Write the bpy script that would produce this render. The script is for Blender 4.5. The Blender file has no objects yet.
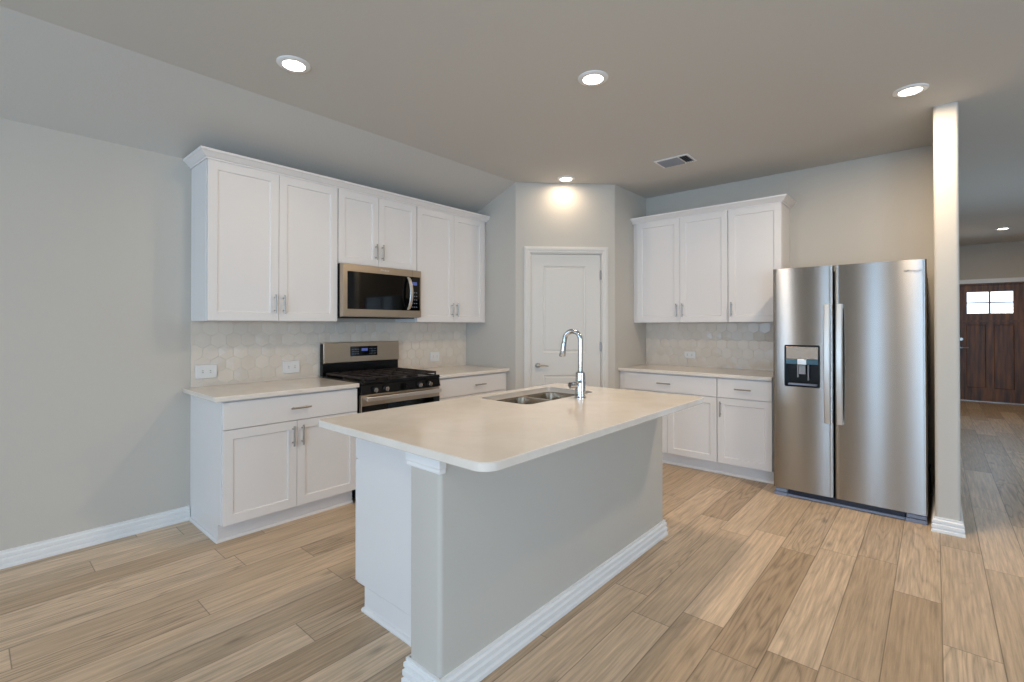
import bpy, bmesh, math, random
from mathutils import Vector, Matrix
random.seed(7)
PI = math.pi
S = bpy.context.scene
COL = S.collection

# ------------------------------------------------------------------ camera
cd = bpy.data.cameras.new('camera'); cam = bpy.data.objects.new('camera', cd); COL.objects.link(cam)
cam.location = (3.8854, -1.0415, 1.3393)
cam.rotation_euler = (PI/2 + 0.0064, 0, 0.7205)
cd.sensor_width = 36; cd.sensor_fit = 'HORIZONTAL'
cd.lens = 481.69/1024*36
cd.shift_y = (322.78-341)/1024
cd.clip_start = .05; cd.clip_end = 200
S.camera = cam

# ------------------------------------------------------------------ world, exposure
w = bpy.data.worlds.new('world'); S.world = w; w.use_nodes = True
bg = w.node_tree.nodes['Background']
bg.inputs[0].default_value = (.72, .86, 1.0, 1); bg.inputs[1].default_value = 2.5
S.view_settings.view_transform = 'Standard'; S.view_settings.look = 'None'
S.view_settings.gamma = 1; S.view_settings.use_curve_mapping = False
S.view_settings.exposure = 0.0

# room dimensions
XA, YP = .7287, 2.6081          # pantry corner after the stove wall
XB, YB = 1.4368, 3.3385         # pantry corner before the fridge wall
YW = 4.048                      # fridge wall
HC, HS = 2.78, 2.492            # flat ceiling, top of the stove wall
X1, X2, YE = 3.882, 4.005, 3.155  # end of the hall wall
YD = 10.8                       # front door wall
YR = -5.2                       # wall behind the camera
XR = 8.6
XH = 5.75                       # right wall of the hall

# area lamps in the window openings stand in for daylight from the sky
def window_lamp(name, loc, rot, sx, sy, power, color=(.44, .69, 1.0)):
    l = bpy.data.lights.new(name, 'AREA'); l.shape = 'RECTANGLE'; l.size = sx; l.size_y = sy
    l.energy = power; l.color = color
    o = bpy.data.objects.new(name, l); COL.objects.link(o); o.location = loc; o.rotation_euler = rot
    return o
REAR_WIN = [(.35, .95, .6, 2.15), (2.66, 3.12, .3, 2.15), (4.1, 5.3, .5, 2.2), (5.7, 7.5, .12, 2.2)]
KW = 28.5
for i, (a, b, c, d) in enumerate(REAR_WIN):
    window_lamp('daylight_rear', ((a+b)/2, YR-.02, (c+d)/2), (-PI/2, 0, PI), b-a-.06, d-c-.06, KW*(b-a)*(d-c))
window_lamp('daylight_side', (XR+.02, 0.2, 1.35), (PI/2, 0, PI/2), 2.3, 1.5, 40)
window_lamp('added_hall_daylight', (XH+.02, 6.2, 1.4), (PI/2, 0, PI/2), 1.3, 1.5, 8)  # unseen source, added to throw bluish light on the hall floor
window_lamp('daylight_front_door', (4.61, YD+.1, 1.76), (-PI/2, 0, 0), .56, .38, 5)

# ------------------------------------------------------------------ materials
def lin(c):
    return tuple(((v/255)/12.92 if v/255 <= .04045 else ((v/255+.055)/1.055)**2.4) for v in c)
def mat(name, rgb, rough=.5, metal=0.0, bump=0.0, bscale=200, spec=None, emit=None, estr=0, aniso=0, srgb=True, var=0.0, vscale=3):
    m = bpy.data.materials.new(name); m.use_nodes = True
    nt = m.node_tree; b = nt.nodes['Principled BSDF']
    c = lin(rgb) if srgb else rgb
    b.inputs['Base Color'].default_value = (*c, 1)
    b.inputs['Roughness'].default_value = rough; b.inputs['Metallic'].default_value = metal
    if spec is not None: b.inputs['Specular IOR Level'].default_value = spec
    if aniso: b.inputs['Anisotropic'].default_value = aniso
    if emit:
        b.inputs['Emission Color'].default_value = (*emit, 1); b.inputs['Emission Strength'].default_value = estr
    tc = nt.nodes.new('ShaderNodeTexCoord')
    if bump:
        n = nt.nodes.new('ShaderNodeTexNoise'); n.inputs['Scale'].default_value = bscale; n.inputs['Detail'].default_value = 3
        nt.links.new(tc.outputs['Object'], n.inputs['Vector'])
        bp = nt.nodes.new('ShaderNodeBump'); bp.inputs['Strength'].default_value = bump; bp.inputs['Distance'].default_value = .002
        nt.links.new(n.outputs['Fac'], bp.inputs['Height']); nt.links.new(bp.outputs['Normal'], b.inputs['Normal'])
    if var:
        n = nt.nodes.new('ShaderNodeTexNoise'); n.inputs['Scale'].default_value = vscale; n.inputs['Detail'].default_value = 5
        nt.links.new(tc.outputs['Object'], n.inputs['Vector'])
        r = nt.nodes.new('ShaderNodeMapRange'); r.inputs[1].default_value = .3; r.inputs[2].default_value = .7
        r.inputs[3].default_value = 1-var; r.inputs[4].default_value = 1+var
        nt.links.new(n.outputs['Fac'], r.inputs[0])
        v = nt.nodes.new('ShaderNodeVectorMath'); v.operation = 'SCALE'; v.inputs[0].default_value = c
        nt.links.new(r.outputs[0], v.inputs['Scale']); nt.links.new(v.outputs[0], b.inputs['Base Color'])
    return m

M = {}
M['wall'] = mat('wall_paint', (199, 193, 183), .75, bump=.25, bscale=130)
M['ceil'] = mat('ceiling_paint', (205, 202, 196), .8, bump=.5, bscale=75)
M['cab'] = mat('cabinet_white', (231, 227, 224), .38, bump=.02, bscale=300)
M['trim'] = mat('trim_white', (236, 235, 233), .35, var=.01, vscale=2)
M['door'] = mat('door_white', (216, 212, 205), .4, bump=.02, bscale=300)
M['nickel'] = mat('brushed_nickel', (170, 165, 158), .3, 1, bump=.03, bscale=600)
M['chrome'] = mat('chrome', (200, 202, 205), .12, 1, bump=.01, bscale=300)
M['black'] = mat('black_enamel', (7, 7, 8), .22, bump=.02, bscale=300, spec=.3)
M['blackmatte'] = mat('black_matte', (12, 12, 13), .6, bump=.1, bscale=300)
M['glass_black'] = mat('black_glass', (4, 4, 5), .05, bump=.004, bscale=30, spec=.4)
M['iron'] = mat('cast_iron', (34, 26, 24), .5, bump=.3, bscale=400)
M['greyplastic'] = mat('grey_plastic', (128, 138, 158), .45, bump=.05, bscale=300)
M['darkplastic'] = mat('dark_plastic', (38, 44, 58), .5, bump=.05, bscale=300)
M['plate'] = mat('outlet_white', (228, 226, 222), .35, bump=.02, bscale=300)
M['slot'] = mat('slot_dark', (60, 56, 52), .6, bump=.02, bscale=300)
M['lens'] = mat('lamp_lens', (255, 250, 240), .5, emit=(1, .93, .82), estr=9, bump=.01, bscale=300)
M['display'] = mat('blue_display', (20, 30, 80), .3, emit=(.25, .35, 1), estr=.25, bump=.01, bscale=300)
M['grout'] = mat('tile_grout', (222, 212, 198), .8, bump=.2, bscale=300)
M['tile'] = [mat('hex_tile_pale', (224, 213, 199), .2, bump=.7, bscale=14, var=.03, vscale=9),
             mat('hex_tile_cream', (220, 208, 193), .24, bump=.7, bscale=11, var=.03, vscale=9),
             mat('hex_tile_grey', (219, 209, 196), .18, bump=.7, bscale=17, var=.03, vscale=9)]
M['slotvent'] = mat('vent_slat', (150, 153, 160), .4, bump=.02, bscale=300)

def quartz():
    m = mat('quartz_white', (233, 222, 208), .11, spec=.55)
    nt = m.node_tree; b = nt.nodes['Principled BSDF']
    tc = nt.nodes.new('ShaderNodeTexCoord'); n = nt.nodes.new('ShaderNodeTexNoise')
    n.inputs['Scale'].default_value = 4; n.inputs['Detail'].default_value = 9; n.inputs['Roughness'].default_value = .65; n.inputs['Distortion'].default_value = 1.2
    nt.links.new(tc.outputs['Object'], n.inputs['Vector'])
    r = nt.nodes.new('ShaderNodeValToRGB')
    r.color_ramp.elements[0].position = .3; r.color_ramp.elements[0].color = (*lin((226, 215, 202)), 1)
    r.color_ramp.elements[1].position = .62; r.color_ramp.elements[1].color = (*lin((234, 225, 214)), 1)
    nt.links.new(n.outputs['Fac'], r.inputs[0]); nt.links.new(r.outputs[0], b.inputs['Base Color'])
    return m
M['quartz'] = quartz()

def steel(name, rgb, rough, stretch=(1, 1, 60), dir_bump=.02):
    m = mat(name, rgb, rough, 1.0)
    nt = m.node_tree; b = nt.nodes['Principled BSDF']
    tc = nt.nodes.new('ShaderNodeTexCoord'); mp = nt.nodes.new('ShaderNodeMapping'); mp.inputs['Scale'].default_value = stretch
    n = nt.nodes.new('ShaderNodeTexNoise'); n.inputs['Scale'].default_value = 12; n.inputs['Detail'].default_value = 4
    nt.links.new(tc.outputs['Object'], mp.inputs[0]); nt.links.new(mp.outputs[0], n.inputs['Vector'])
    bp = nt.nodes.new('ShaderNodeBump'); bp.inputs['Strength'].default_value = dir_bump; bp.inputs['Distance'].default_value = .001
    nt.links.new(n.outputs['Fac'], bp.inputs['Height']); nt.links.new(bp.outputs['Normal'], b.inputs['Normal'])
    return m
M['steel'] = steel('stainless_steel', (215, 210, 204), .36)
M['steelwarm'] = steel('stainless_appliance', (188, 173, 155), .32)
M['steelsink'] = steel('stainless_sink', (170, 158, 142), .25, (30, 1, 1))
# brushed fridge skin: horizontal brushing stretches reflections into tall streaks
def fridge_steel():
    m = mat('fridge_stainless', (164, 161, 157), .27, 1.0, bump=.01, bscale=20)
    nt = m.node_tree; b = nt.nodes['Principled BSDF']
    b.inputs['Anisotropic'].default_value = 1.0
    c = nt.nodes.new('ShaderNodeCombineXYZ'); c.inputs[2].default_value = 1
    nt.links.new(c.outputs[0], b.inputs['Tangent'])
    return m
M['fridge'] = fridge_steel()

def math_node(nt, op, a, b=None, c=None):
    n = nt.nodes.new('ShaderNodeMath'); n.operation = op
    for i, v in enumerate((a, b, c)):
        if v is None: continue
        if isinstance(v, (int, float)): n.inputs[i].default_value = v
        else: nt.links.new(v, n.inputs[i])
    return n.outputs[0]

def floor_mat():
    m = bpy.data.materials.new('oak_planks'); m.use_nodes = True
    nt = m.node_tree; b = nt.nodes['Principled BSDF']; L = nt.links.new
    tc = nt.nodes.new('ShaderNodeTexCoord'); sp = nt.nodes.new('ShaderNodeSeparateXYZ'); L(tc.outputs['Object'], sp.inputs[0])
    W, LEN = .182, 1.22
    u = math_node(nt, 'DIVIDE', math_node(nt, 'ADD', sp.outputs[0], .10), W)
    row = math_node(nt, 'FLOOR', u); fu = math_node(nt, 'FRACT', u)
    wn = nt.nodes.new('ShaderNodeTexWhiteNoise'); wn.noise_dimensions = '1D'; L(row, wn.inputs['W'])
    v = math_node(nt, 'ADD', math_node(nt, 'DIVIDE', sp.outputs[1], LEN), math_node(nt, 'MULTIPLY', wn.outputs['Value'], 7.3))
    cel = math_node(nt, 'FLOOR', v); fv = math_node(nt, 'FRACT', v)
    cb = nt.nodes.new('ShaderNodeCombineXYZ'); L(row, cb.inputs[0]); L(cel, cb.inputs[1])
    w2 = nt.nodes.new('ShaderNodeTexWhiteNoise'); w2.noise_dimensions = '2D'; L(cb.outputs[0], w2.inputs['Vector'])
    # plank tone
    r = nt.nodes.new('ShaderNodeValToRGB'); cr = r.color_ramp
    cr.elements[0].position = 0; cr.elements[0].color = (*lin((182, 157, 128)), 1)
    cr.elements[1].position = 1; cr.elements[1].color = (*lin((216, 191, 162)), 1)
    e = cr.elements.new(.3); e.color = (*lin((188, 164, 136)), 1)
    e = cr.elements.new(.65); e.color = (*lin((204, 180, 152)), 1)
    L(w2.outputs['Value'], r.inputs[0])
    # grain coordinates: shifted per plank, stretched along the plank
    off = nt.nodes.new('ShaderNodeVectorMath'); off.operation = 'MULTIPLY_ADD'
    L(w2.outputs['Color'], off.inputs[0]); off.inputs[1].default_value = (9, 17, 5); 
    L(tc.outputs['Object'], off.inputs[2])
    mp = nt.nodes.new('ShaderNodeMapping'); mp.inputs['Scale'].default_value = (52, 2.0, 1); L(off.outputs[0], mp.inputs[0])
    n = nt.nodes.new('ShaderNodeTexNoise'); n.inputs['Scale'].default_value = 1.6; n.inputs['Detail'].default_value = 8; n.inputs['Roughness'].default_value = .62
    L(mp.outputs[0], n.inputs['Vector'])
    # cathedral rings
    mp2 = nt.nodes.new('ShaderNodeMapping'); mp2.inputs['Scale'].default_value = (6.5, .65, 1); L(off.outputs[0], mp2.inputs[0])
    n2 = nt.nodes.new('ShaderNodeTexNoise'); n2.inputs['Scale'].default_value = 1.0; n2.inputs['Detail'].default_value = 2
    L(mp2.outputs[0], n2.inputs['Vector'])
    ring = math_node(nt, 'FRACT', math_node(nt, 'MULTIPLY', n2.outputs['Fac'], 16))
    ring = math_node(nt, 'ABSOLUTE', math_node(nt, 'SUBTRACT', ring, .5))
    ring = math_node(nt, 'POWER', math_node(nt, 'MULTIPLY', ring, 2), 3)
    w3 = nt.nodes.new('ShaderNodeTexWhiteNoise'); w3.noise_dimensions = '3D'; L(w2.outputs['Color'], w3.inputs['Vector'])
    ringamt = math_node(nt, 'MULTIPLY', math_node(nt, 'POWER', w3.outputs['Value'], 1.8), .42)
    g = math_node(nt, 'MULTIPLY', math_node(nt, 'SUBTRACT', n.outputs['Fac'], .5), 1.35)
    k = math_node(nt, 'ADD', 1.0, g)
    k = math_node(nt, 'SUBTRACT', k, math_node(nt, 'MULTIPLY', ring, ringamt))
    # knots
    mp3 = nt.nodes.new('ShaderNodeMapping'); mp3.inputs['Scale'].default_value = (5.5, 1.9, 1); L(off.outputs[0], mp3.inputs[0])
    vo = nt.nodes.new('ShaderNodeTexVoronoi'); vo.inputs['Scale'].default_value = 1; L(mp3.outputs[0], vo.inputs['Vector'])
    kn = math_node(nt, 'SUBTRACT', 1, math_node(nt, 'MINIMUM', math_node(nt, 'MULTIPLY', vo.outputs['Distance'], 8), 1))
    k = math_node(nt, 'SUBTRACT', k, math_node(nt, 'MULTIPLY', kn, .5))
    # seams
    eu = math_node(nt, 'MULTIPLY', math_node(nt, 'MINIMUM', fu, math_node(nt, 'SUBTRACT', 1, fu)), W)
    ev = math_node(nt, 'MULTIPLY', math_node(nt, 'MINIMUM', fv, math_node(nt, 'SUBTRACT', 1, fv)), LEN)
    ed = math_node(nt, 'MINIMUM', eu, ev)
    seam = math_node(nt, 'MINIMUM', math_node(nt, 'DIVIDE', ed, .0032), 1)
    k = math_node(nt, 'MULTIPLY', k, math_node(nt, 'ADD', .38, math_node(nt, 'MULTIPLY', seam, .62)))
    sc = nt.nodes.new('ShaderNodeVectorMath'); sc.operation = 'SCALE'; L(r.outputs[0], sc.inputs[0]); L(k, sc.inputs['Scale'])
    L(sc.outputs[0], b.inputs['Base Color'])
    b.inputs['Roughness'].default_value = .38
    b.inputs['Specular IOR Level'].default_value = .4
    bp = nt.nodes.new('ShaderNodeBump'); bp.inputs['Strength'].default_value = .25; bp.inputs['Distance'].default_value = .002
    L(math_node(nt, 'ADD', seam, math_node(nt, 'MULTIPLY', n.outputs['Fac'], .3)), bp.inputs['Height']); L(bp.outputs['Normal'], b.inputs['Normal'])
    return m
M['floor'] = floor_mat()

def dark_wood():
    m = mat('dark_stained_wood', (92, 58, 36), .42)
    nt = m.node_tree; b = nt.nodes['Principled BSDF']; L = nt.links.new
    tc = nt.nodes.new('ShaderNodeTexCoord'); mp = nt.nodes.new('ShaderNodeMapping'); mp.inputs['Scale'].default_value = (16, 16, 1.3)
    n = nt.nodes.new('ShaderNodeTexNoise'); n.inputs['Scale'].default_value = 1.5; n.inputs['Detail'].default_value = 6
    L(tc.outputs['Object'], mp.inputs[0]); L(mp.outputs[0], n.inputs['Vector'])
    r = nt.nodes.new('ShaderNodeValToRGB')
    r.color_ramp.elements[0].position = .3; r.color_ramp.elements[0].color = (*lin((68, 42, 24)), 1)
    r.color_ramp.elements[1].position = .7; r.color_ramp.elements[1].color = (*lin((148, 94, 48)), 1)
    L(n.outputs['Fac'], r.inputs[0]); L(r.outputs[0], b.inputs['Base Color'])
    return m
M['darkwood'] = dark_wood()  # front door
def pane_mat():
    m = bpy.data.materials.new('window_glass'); m.use_nodes = True
    nt = m.node_tree; nt.nodes.clear(); L = nt.links.new
    o = nt.nodes.new('ShaderNodeOutputMaterial'); t = nt.nodes.new('ShaderNodeBsdfTransparent'); g = nt.nodes.new('ShaderNodeBsdfGlossy')
    g.inputs['Roughness'].default_value = .02; f = nt.nodes.new('ShaderNodeFresnel'); f.inputs[0].default_value = 1.45
    mx = nt.nodes.new('ShaderNodeMixShader'); L(f.outputs[0], mx.inputs[0]); L(t.outputs[0], mx.inputs[1]); L(g.outputs[0], mx.inputs[2]); L(mx.outputs[0], o.inputs[0])
    return m
M['pane'] = pane_mat()

# ------------------------------------------------------------------ mesh helpers
def box(bm, x0, x1, y0, y1, z0, z1):
    vs = [bm.verts.new(p) for p in ((x0,y0,z0),(x1,y0,z0),(x1,y1,z0),(x0,y1,z0),(x0,y0,z1),(x1,y0,z1),(x1,y1,z1),(x0,y1,z1))]
    for f in ((0,3,2,1),(4,5,6,7),(0,1,5,4),(1,2,6,5),(2,3,7,6),(3,0,4,7)):
        bm.faces.new([vs[i] for i in f])
    return vs
def rrect(x0, x1, y0, y1, r, n=6):
    if not isinstance(r, (list, tuple)): r = [r]*4
    pts = []
    for (cx, cy, a, rr, sx, sy) in ((x1, y1, 0, r[2], -1, -1), (x0, y1, 90, r[3], 1, -1), (x0, y0, 180, r[0], 1, 1), (x1, y0, 270, r[1], -1, 1)):
        for i in range(n+1):
            t = math.radians(a + 90*i/n)
            pts.append((cx+sx*rr+rr*math.cos(t), cy+sy*rr+rr*math.sin(t)))
    return pts
def ring(bm, pts3): return [bm.verts.new(p) for p in pts3]
def bridge(bm, a, b, closed=True):
    n = len(a)
    for i in range(n if closed else n-1):
        j = (i+1) % n
        bm.faces.new((a[i], a[j], b[j], b[i]))
def prism(bm, pts, z0, z1):
    a = ring(bm, [(x, y, z0) for x, y in pts]); b = ring(bm, [(x, y, z1) for x, y in pts])
    bridge(bm, a, b); bm.faces.new(list(reversed(a))); bm.faces.new(b)
def tube(bm, pts, radii, n=14, cap=True):
    pts = [Vector(p) for p in pts]
    if not isinstance(radii, (list, tuple)): radii = [radii]*len(pts)
    t0 = (pts[1]-pts[0]).normalized(); up = Vector((0, 0, 1)) if abs(t0.z) < .9 else Vector((1, 0, 0))
    nrm = t0.cross(up).normalized(); prev = None; first = None
    for i, p in enumerate(pts):
        t = ((pts[i+1]-p).normalized() if i < len(pts)-1 else Vector((0,0,0))) + ((p-pts[i-1]).normalized() if i else Vector((0,0,0)))
        t.normalize(); nrm = (nrm - t*nrm.dot(t)).normalized(); bn = t.cross(nrm)
        rr = ring(bm, [p + (nrm*math.cos(2*PI*k/n)+bn*math.sin(2*PI*k/n))*radii[i] for k in range(n)])
        if prev: bridge(bm, prev, rr)
        else: first = rr
        prev = rr
    if cap: bm.faces.new(list(reversed(first))); bm.faces.new(prev)
def lathe(bm, prof, n=32, c=(0, 0, 0), close=False):
    rings = []
    for r, z in prof:
        rings.append(ring(bm, [(c[0]+r*math.cos(2*PI*k/n), c[1]+r*math.sin(2*PI*k/n), c[2]+z) for k in range(n)]))
    for a, b in zip(rings, rings[1:]): bridge(bm, a, b)
    if close:
        bridge(bm, rings[-1], rings[0])
    else:
        bm.faces.new(list(reversed(rings[0]))); bm.faces.new(rings[-1])
def sweep(bm, path, prof, side=1, closed=False):
    """profile [(out, z)] swept along a 2-D path with mitred corners; side=1 offsets to the right of travel"""
    P = [Vector(p) for p in path]; n = len(P); rings = []
    for i in range(n):
        def nr(a, b):
            d = (b-a).normalized(); return Vector((d.y, -d.x))*side
        if closed: a = nr(P[i-1], P[i]); b = nr(P[i], P[(i+1) % n])
        else:
            a = nr(P[i-1], P[i]) if i else nr(P[i], P[i+1]); b = nr(P[i], P[i+1]) if i < n-1 else a
        m = (a+b); m = m/ (1+a.dot(b))
        rings.append(ring(bm, [(P[i].x+m.x*o, P[i].y+m.y*o, z) for o, z in prof]))
    for a, b in zip(rings, rings[1:]): bridge(bm, a, b)
    if closed: bridge(bm, rings[-1], rings[0])
    else: bm.faces.new(list(reversed(rings[0]))); bm.faces.new(rings[-1])
def obj(name, bm, m, parent=None, bevel=0, smooth=False, seg=2, label=None):
    bmesh.ops.recalc_face_normals(bm, faces=bm.faces)
    me = bpy.data.meshes.new(name); bm.to_mesh(me); bm.free()
    ms = m if isinstance(m, list) else [m]
    for k in ms: me.materials.append(k)
    if smooth: me.shade_smooth() if hasattr(me, 'shade_smooth') else [setattr(p, 'use_smooth', True) for p in me.polygons]
    o = bpy.data.objects.new(name, me); COL.objects.link(o)
    if parent: o.parent = parent
    if smooth == 'auto':
        for e in me.edges: pass
        me.set_sharp_from_angle(angle=math.radians(35))
    if bevel:
        b = o.modifiers.new('bevel', 'BEVEL'); b.width = bevel; b.segments = seg; b.limit_method = 'ANGLE'; b.angle_limit = math.radians(40)
    if label: o['label'] = label
    return o
def tag(o, label, cat, group=None):
    o['label'] = label; o['category'] = cat
    if group: o['group'] = group
    return o
def thing(name, label, cat, loc=(0, 0, 0), rz=0, group=None):
    o = bpy.data.objects.new(name, None); COL.objects.link(o); o.empty_display_size = .1
    o.location = loc; o.rotation_euler = (0, 0, rz)
    return tag(o, label, cat, group)
def struct(name, bm, m, parent=None, bevel=0, smooth=False):
    o = obj(name, bm, m, parent, bevel, smooth)
    if not parent: o['kind'] = 'structure'
    return o
def N(): return bmesh.new()
def B(*a):
    bm = bmesh.new(); box(bm, *a); return bm

# ------------------------------------------------------------------ room shell
struct('floor', B(-.12, XR+.12, YR-.12, YD+.3, -.1, 0), M['floor'])
bm = N()   # ceiling: flat part and the slope down to the stove wall
pr = [(-.12, HS-.05), (0, HS), (.73, HC), (XR+.12, HC), (XR+.12, HC+.12), (-.12, HC+.12)]
a = ring(bm, [(x, YR-.12, z) for x, z in pr]); b_ = ring(bm, [(x, YD+.3, z) for x, z in pr])
bridge(bm, a, b_); bm.faces.new(a); bm.faces.new(list(reversed(b_)))
struct('ceiling', bm, M['ceil'])
struct('wall_left', B(-.12, 0, YR, YW+.12, 0, HS+.1), M['wall'])
struct('wall_back', B(-.0, X1+.02, YW, YW+.12, 0, HC+.02), M['wall'])

dA = Vector((XB-XA, YB-YP)); LD = dA.length; dA.normalize(); AD = math.atan2(dA.y, dA.x)
def on_d(u, o=0): # point on the diagonal, offset out into the room
    return (XA+dA.x*u+dA.y*o, YP+dA.y*u-dA.x*o)
U0, U1, UH = .146, .884, 2.078        # pantry door opening
def fillet(p0, c, p1, r, n=5):
    p0, c, p1 = Vector(p0), Vector(c), Vector(p1); a = (p0-c).normalized(); b = (p1-c).normalized()
    ang = a.angle(b); t = r/math.tan(ang/2); s = c+a*t; e = c+b*t
    return [tuple(s*(1-k/n)**2+c*(2*(k/n)*(1-k/n))+e*(k/n)**2) for k in range(n+1)]
bm = N()
def wall_strip(path, z0, z1, th=.10):
    P = [Vector(p) for p in path]
    sweep(bm, path, [(0, z0), (0, z1), (-th, z1), (-th, z0)], side=1)
wall_strip([(0.0, YP)] + fillet((0, YP), (XA, YP), on_d(.2), .02) + [on_d(U0)], 0, HC+.02)
wall_strip([on_d(U1)] + fillet(on_d(.9), (XB, YB), (XB, YW), .02) + [(XB, YW)], 0, HC+.02)
wall_strip([on_d(U0), on_d(U1)], UH, HC+.02)
struct('wall_pantry', bm, M['wall'], smooth='auto')
bm = N(); prism(bm, rrect(X1, X2, YE, YD, [.02, .02, .002, .002]), 0, HC+.02); struct('wall_hall_left', bm, M['wall'], smooth='auto')
# hall end wall with the front door opening
DX0, DX1, DH = 4.165, 5.075, 2.09
bm = N(); box(bm, X2, DX0, YD, YD+.14, 0, HC+.02); box(bm, DX1, XH+.1, YD, YD+.14, 0, HC+.02); box(bm, DX0, DX1, YD, YD+.14, DH, HC+.02)
struct('wall_hall_end', bm, M['wall'])
def wall_with_holes(name, axis, c0, c1, a0, a1, holes, z1=HC+.02):
    """axis 'x': wall spans a0..a1 along x, thickness c0..c1 in y"""
    bm = N(); cur = a0
    def bb(p, q, zl, zh):
        if axis == 'x': box(bm, p, q, c0, c1, zl, zh)
        else: box(bm, c0, c1, p, q, zl, zh)
    for (p, q, zl, zh) in sorted(holes):
        bb(cur, p, 0, z1); bb(p, q, 0, zl); bb(p, q, zh, z1); cur = q
    bb(cur, a1, 0, z1)
    struct(name, bm, M['wall'])
wall_with_holes('wall_rear', 'x', YR-.12, YR, 0, XR, REAR_WIN)
wall_with_holes('wall_right', 'y', XR, XR+.12, YR, 4.3, [(-1.1, 1.5, .5, 2.2)])
wall_with_holes('wall_hall_right', 'y', XH, XH+.12, 4.42, YD, [(5.5, 6.9, .6, 2.2)])
struct('wall_right_return', B(XH, XR, 4.3, 4.42, 0, HC+.02), M['wall'])
wi = 1
def window(axis, c, a0, a1, z0, z1):
    global wi
    bm = N(); f = .05
    def bb(bm, p, q, zl, zh, d=.03):
        if axis == 'x': box(bm, p, q, c-d, c+d, zl, zh)
        else: box(bm, c-d, c+d, p, q, zl, zh)
    bb(bm, a0, a1, z0, z0+f); bb(bm, a0, a1, z1-f, z1); bb(bm, a0, a0+f, z0+f, z1-f); bb(bm, a1-f, a1, z0+f, z1-f)
    zm = (z0+z1)/2; bb(bm, a0+f, a1-f, zm-.02, zm+.02)
    o = struct('window_%d' % wi, bm, M['trim']); wi += 1
    return o
for (a0, a1, z0, z1) in REAR_WIN: window('x', YR-.08, a0, a1, z0, z1)
window('y', XR+.08, -1.1, 1.5, .5, 2.2)
window('y', XH+.08, 5.5, 6.9, .6, 2.2)  # out-of-view hall window, added for the bluish light on the floor

# baseboards: ribbed profile
BB = [(0, 0), (.021, 0), (.021, .016), (.011, .024), (.018, .028), (.018, .048), (.009, .056), (.015, .060), (.015, .076), (.007, .083), (.009, .086), (.009, .094), (0, .096)]
bm = N(); sweep(bm, [(0, -.003), (0, YR)], BB, side=-1); struct('baseboard_left', bm, M['trim'])
bm = N(); sweep(bm, [(X1, YW), (X1, YE), (X2, YE), (X2, YD)], BB, side=1); struct('baseboard_hall_left', bm, M['trim'])
bm = N(); sweep(bm, [(XB, YB+.04), (XB, YB), on_d(U1+.07)], BB, side=-1); sweep(bm, [on_d(U0-.066), (XA, YP), (.66, YP)], BB, side=-1); struct('baseboard_pantry', bm, M['trim'])
bm = N(); sweep(bm, [(X2+.02, YD), (DX0-.09, YD)], BB, side=1); sweep(bm, [(DX1+.09, YD), (XH, YD), (XH, 4.3), (XR, 4.3), (XR, YR), (0, YR)], BB, side=1); struct('baseboard_right', bm, M['trim'])

# ------------------------------------------------------------------ interior doors
def casing(parent, name, w0, w1, h, wd, m, y0=0, prof=None, z0=0):
    """door casing in the local x/z plane, facing -y; inner edges w0..w1 and h"""
    prof = prof or [(0, .003), (0, .010), (.006, .014), (.02, .014), (.03, .018), (.045, .019), (.055, .016), (wd, .014), (wd, .0)]
    s = wd/.062 if wd > .062 else 1
    P = [((o if i >= len(prof)-2 else o*1.0), t) for i, (o, t) in enumerate(prof)]
    bm = N(); rings = []
    for (x, z, dx, dz) in ((w0, z0, -1, 0), (w0, h, -1, 1), (w1, h, 1, 1), (w1, z0, 1, 0)):
        rings.append(ring(bm, [(x+dx*o, y0-t, z+dz*o) for o, t in P] ))
    for a, b in zip(rings, rings[1:]): bridge(bm, a, b)
    bm.faces.new(rings[0]); bm.faces.new(list(reversed(rings[-1])))
    return obj(name, bm, m, parent)
def panel_door_leaf(bm, x0, x1, z0, z1, yf, th, panels, steps):
    """solid leaf with moulded panels cut into its front (facing -y). panels: (x0,x1,z0,z1); steps: [(inset, depth)]"""
    xs = sorted({x0, x1, *[p[0] for p in panels], *[p[1] for p in panels]}); zs = sorted({z0, z1, *[p[2] for p in panels], *[p[3] for p in panels]})
    V = {}
    def v(x, z, y):
        k = (round(x, 5), round(z, 5), round(y, 5))
        if k not in V: V[k] = bm.verts.new((x, y, z))
        return V[k]
    for i in range(len(xs)-1):
        for j in range(len(zs)-1):
            cx, cz = (xs[i]+xs[i+1])/2, (zs[j]+zs[j+1])/2
            if any(p[0] < cx < p[1] and p[2] < cz < p[3] for p in panels): continue
            bm.faces.new([v(xs[i], zs[j], yf), v(xs[i+1], zs[j], yf), v(xs[i+1], zs[j+1], yf), v(xs[i], zs[j+1], yf)])
    for p in panels:
        prev = [v(p[0], p[2], yf), v(p[1], p[2], yf), v(p[1], p[3], yf), v(p[0], p[3], yf)]
        # extra grid verts on the panel border are left as t-junctions on flat stiles
        for ins, dep in steps:
            cur = [v(p[0]+ins, p[2]+ins, yf+dep), v(p[1]-ins, p[2]+ins, yf+dep), v(p[1]-ins, p[3]-ins, yf+dep), v(p[0]+ins, p[3]-ins, yf+dep)]
            bridge(bm, prev, cur); prev = cur
        bm.faces.new(prev)
    c = [v(x0, z0, yf), v(x1, z0, yf), v(x1, z1, yf), v(x0, z1, yf)]; d = [v(x0, z0, yf+th), v(x1, z0, yf+th), v(x1, z1, yf+th), v(x0, z1, yf+th)]
    bridge(bm, c, d); bm.faces.new(d)

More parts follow.
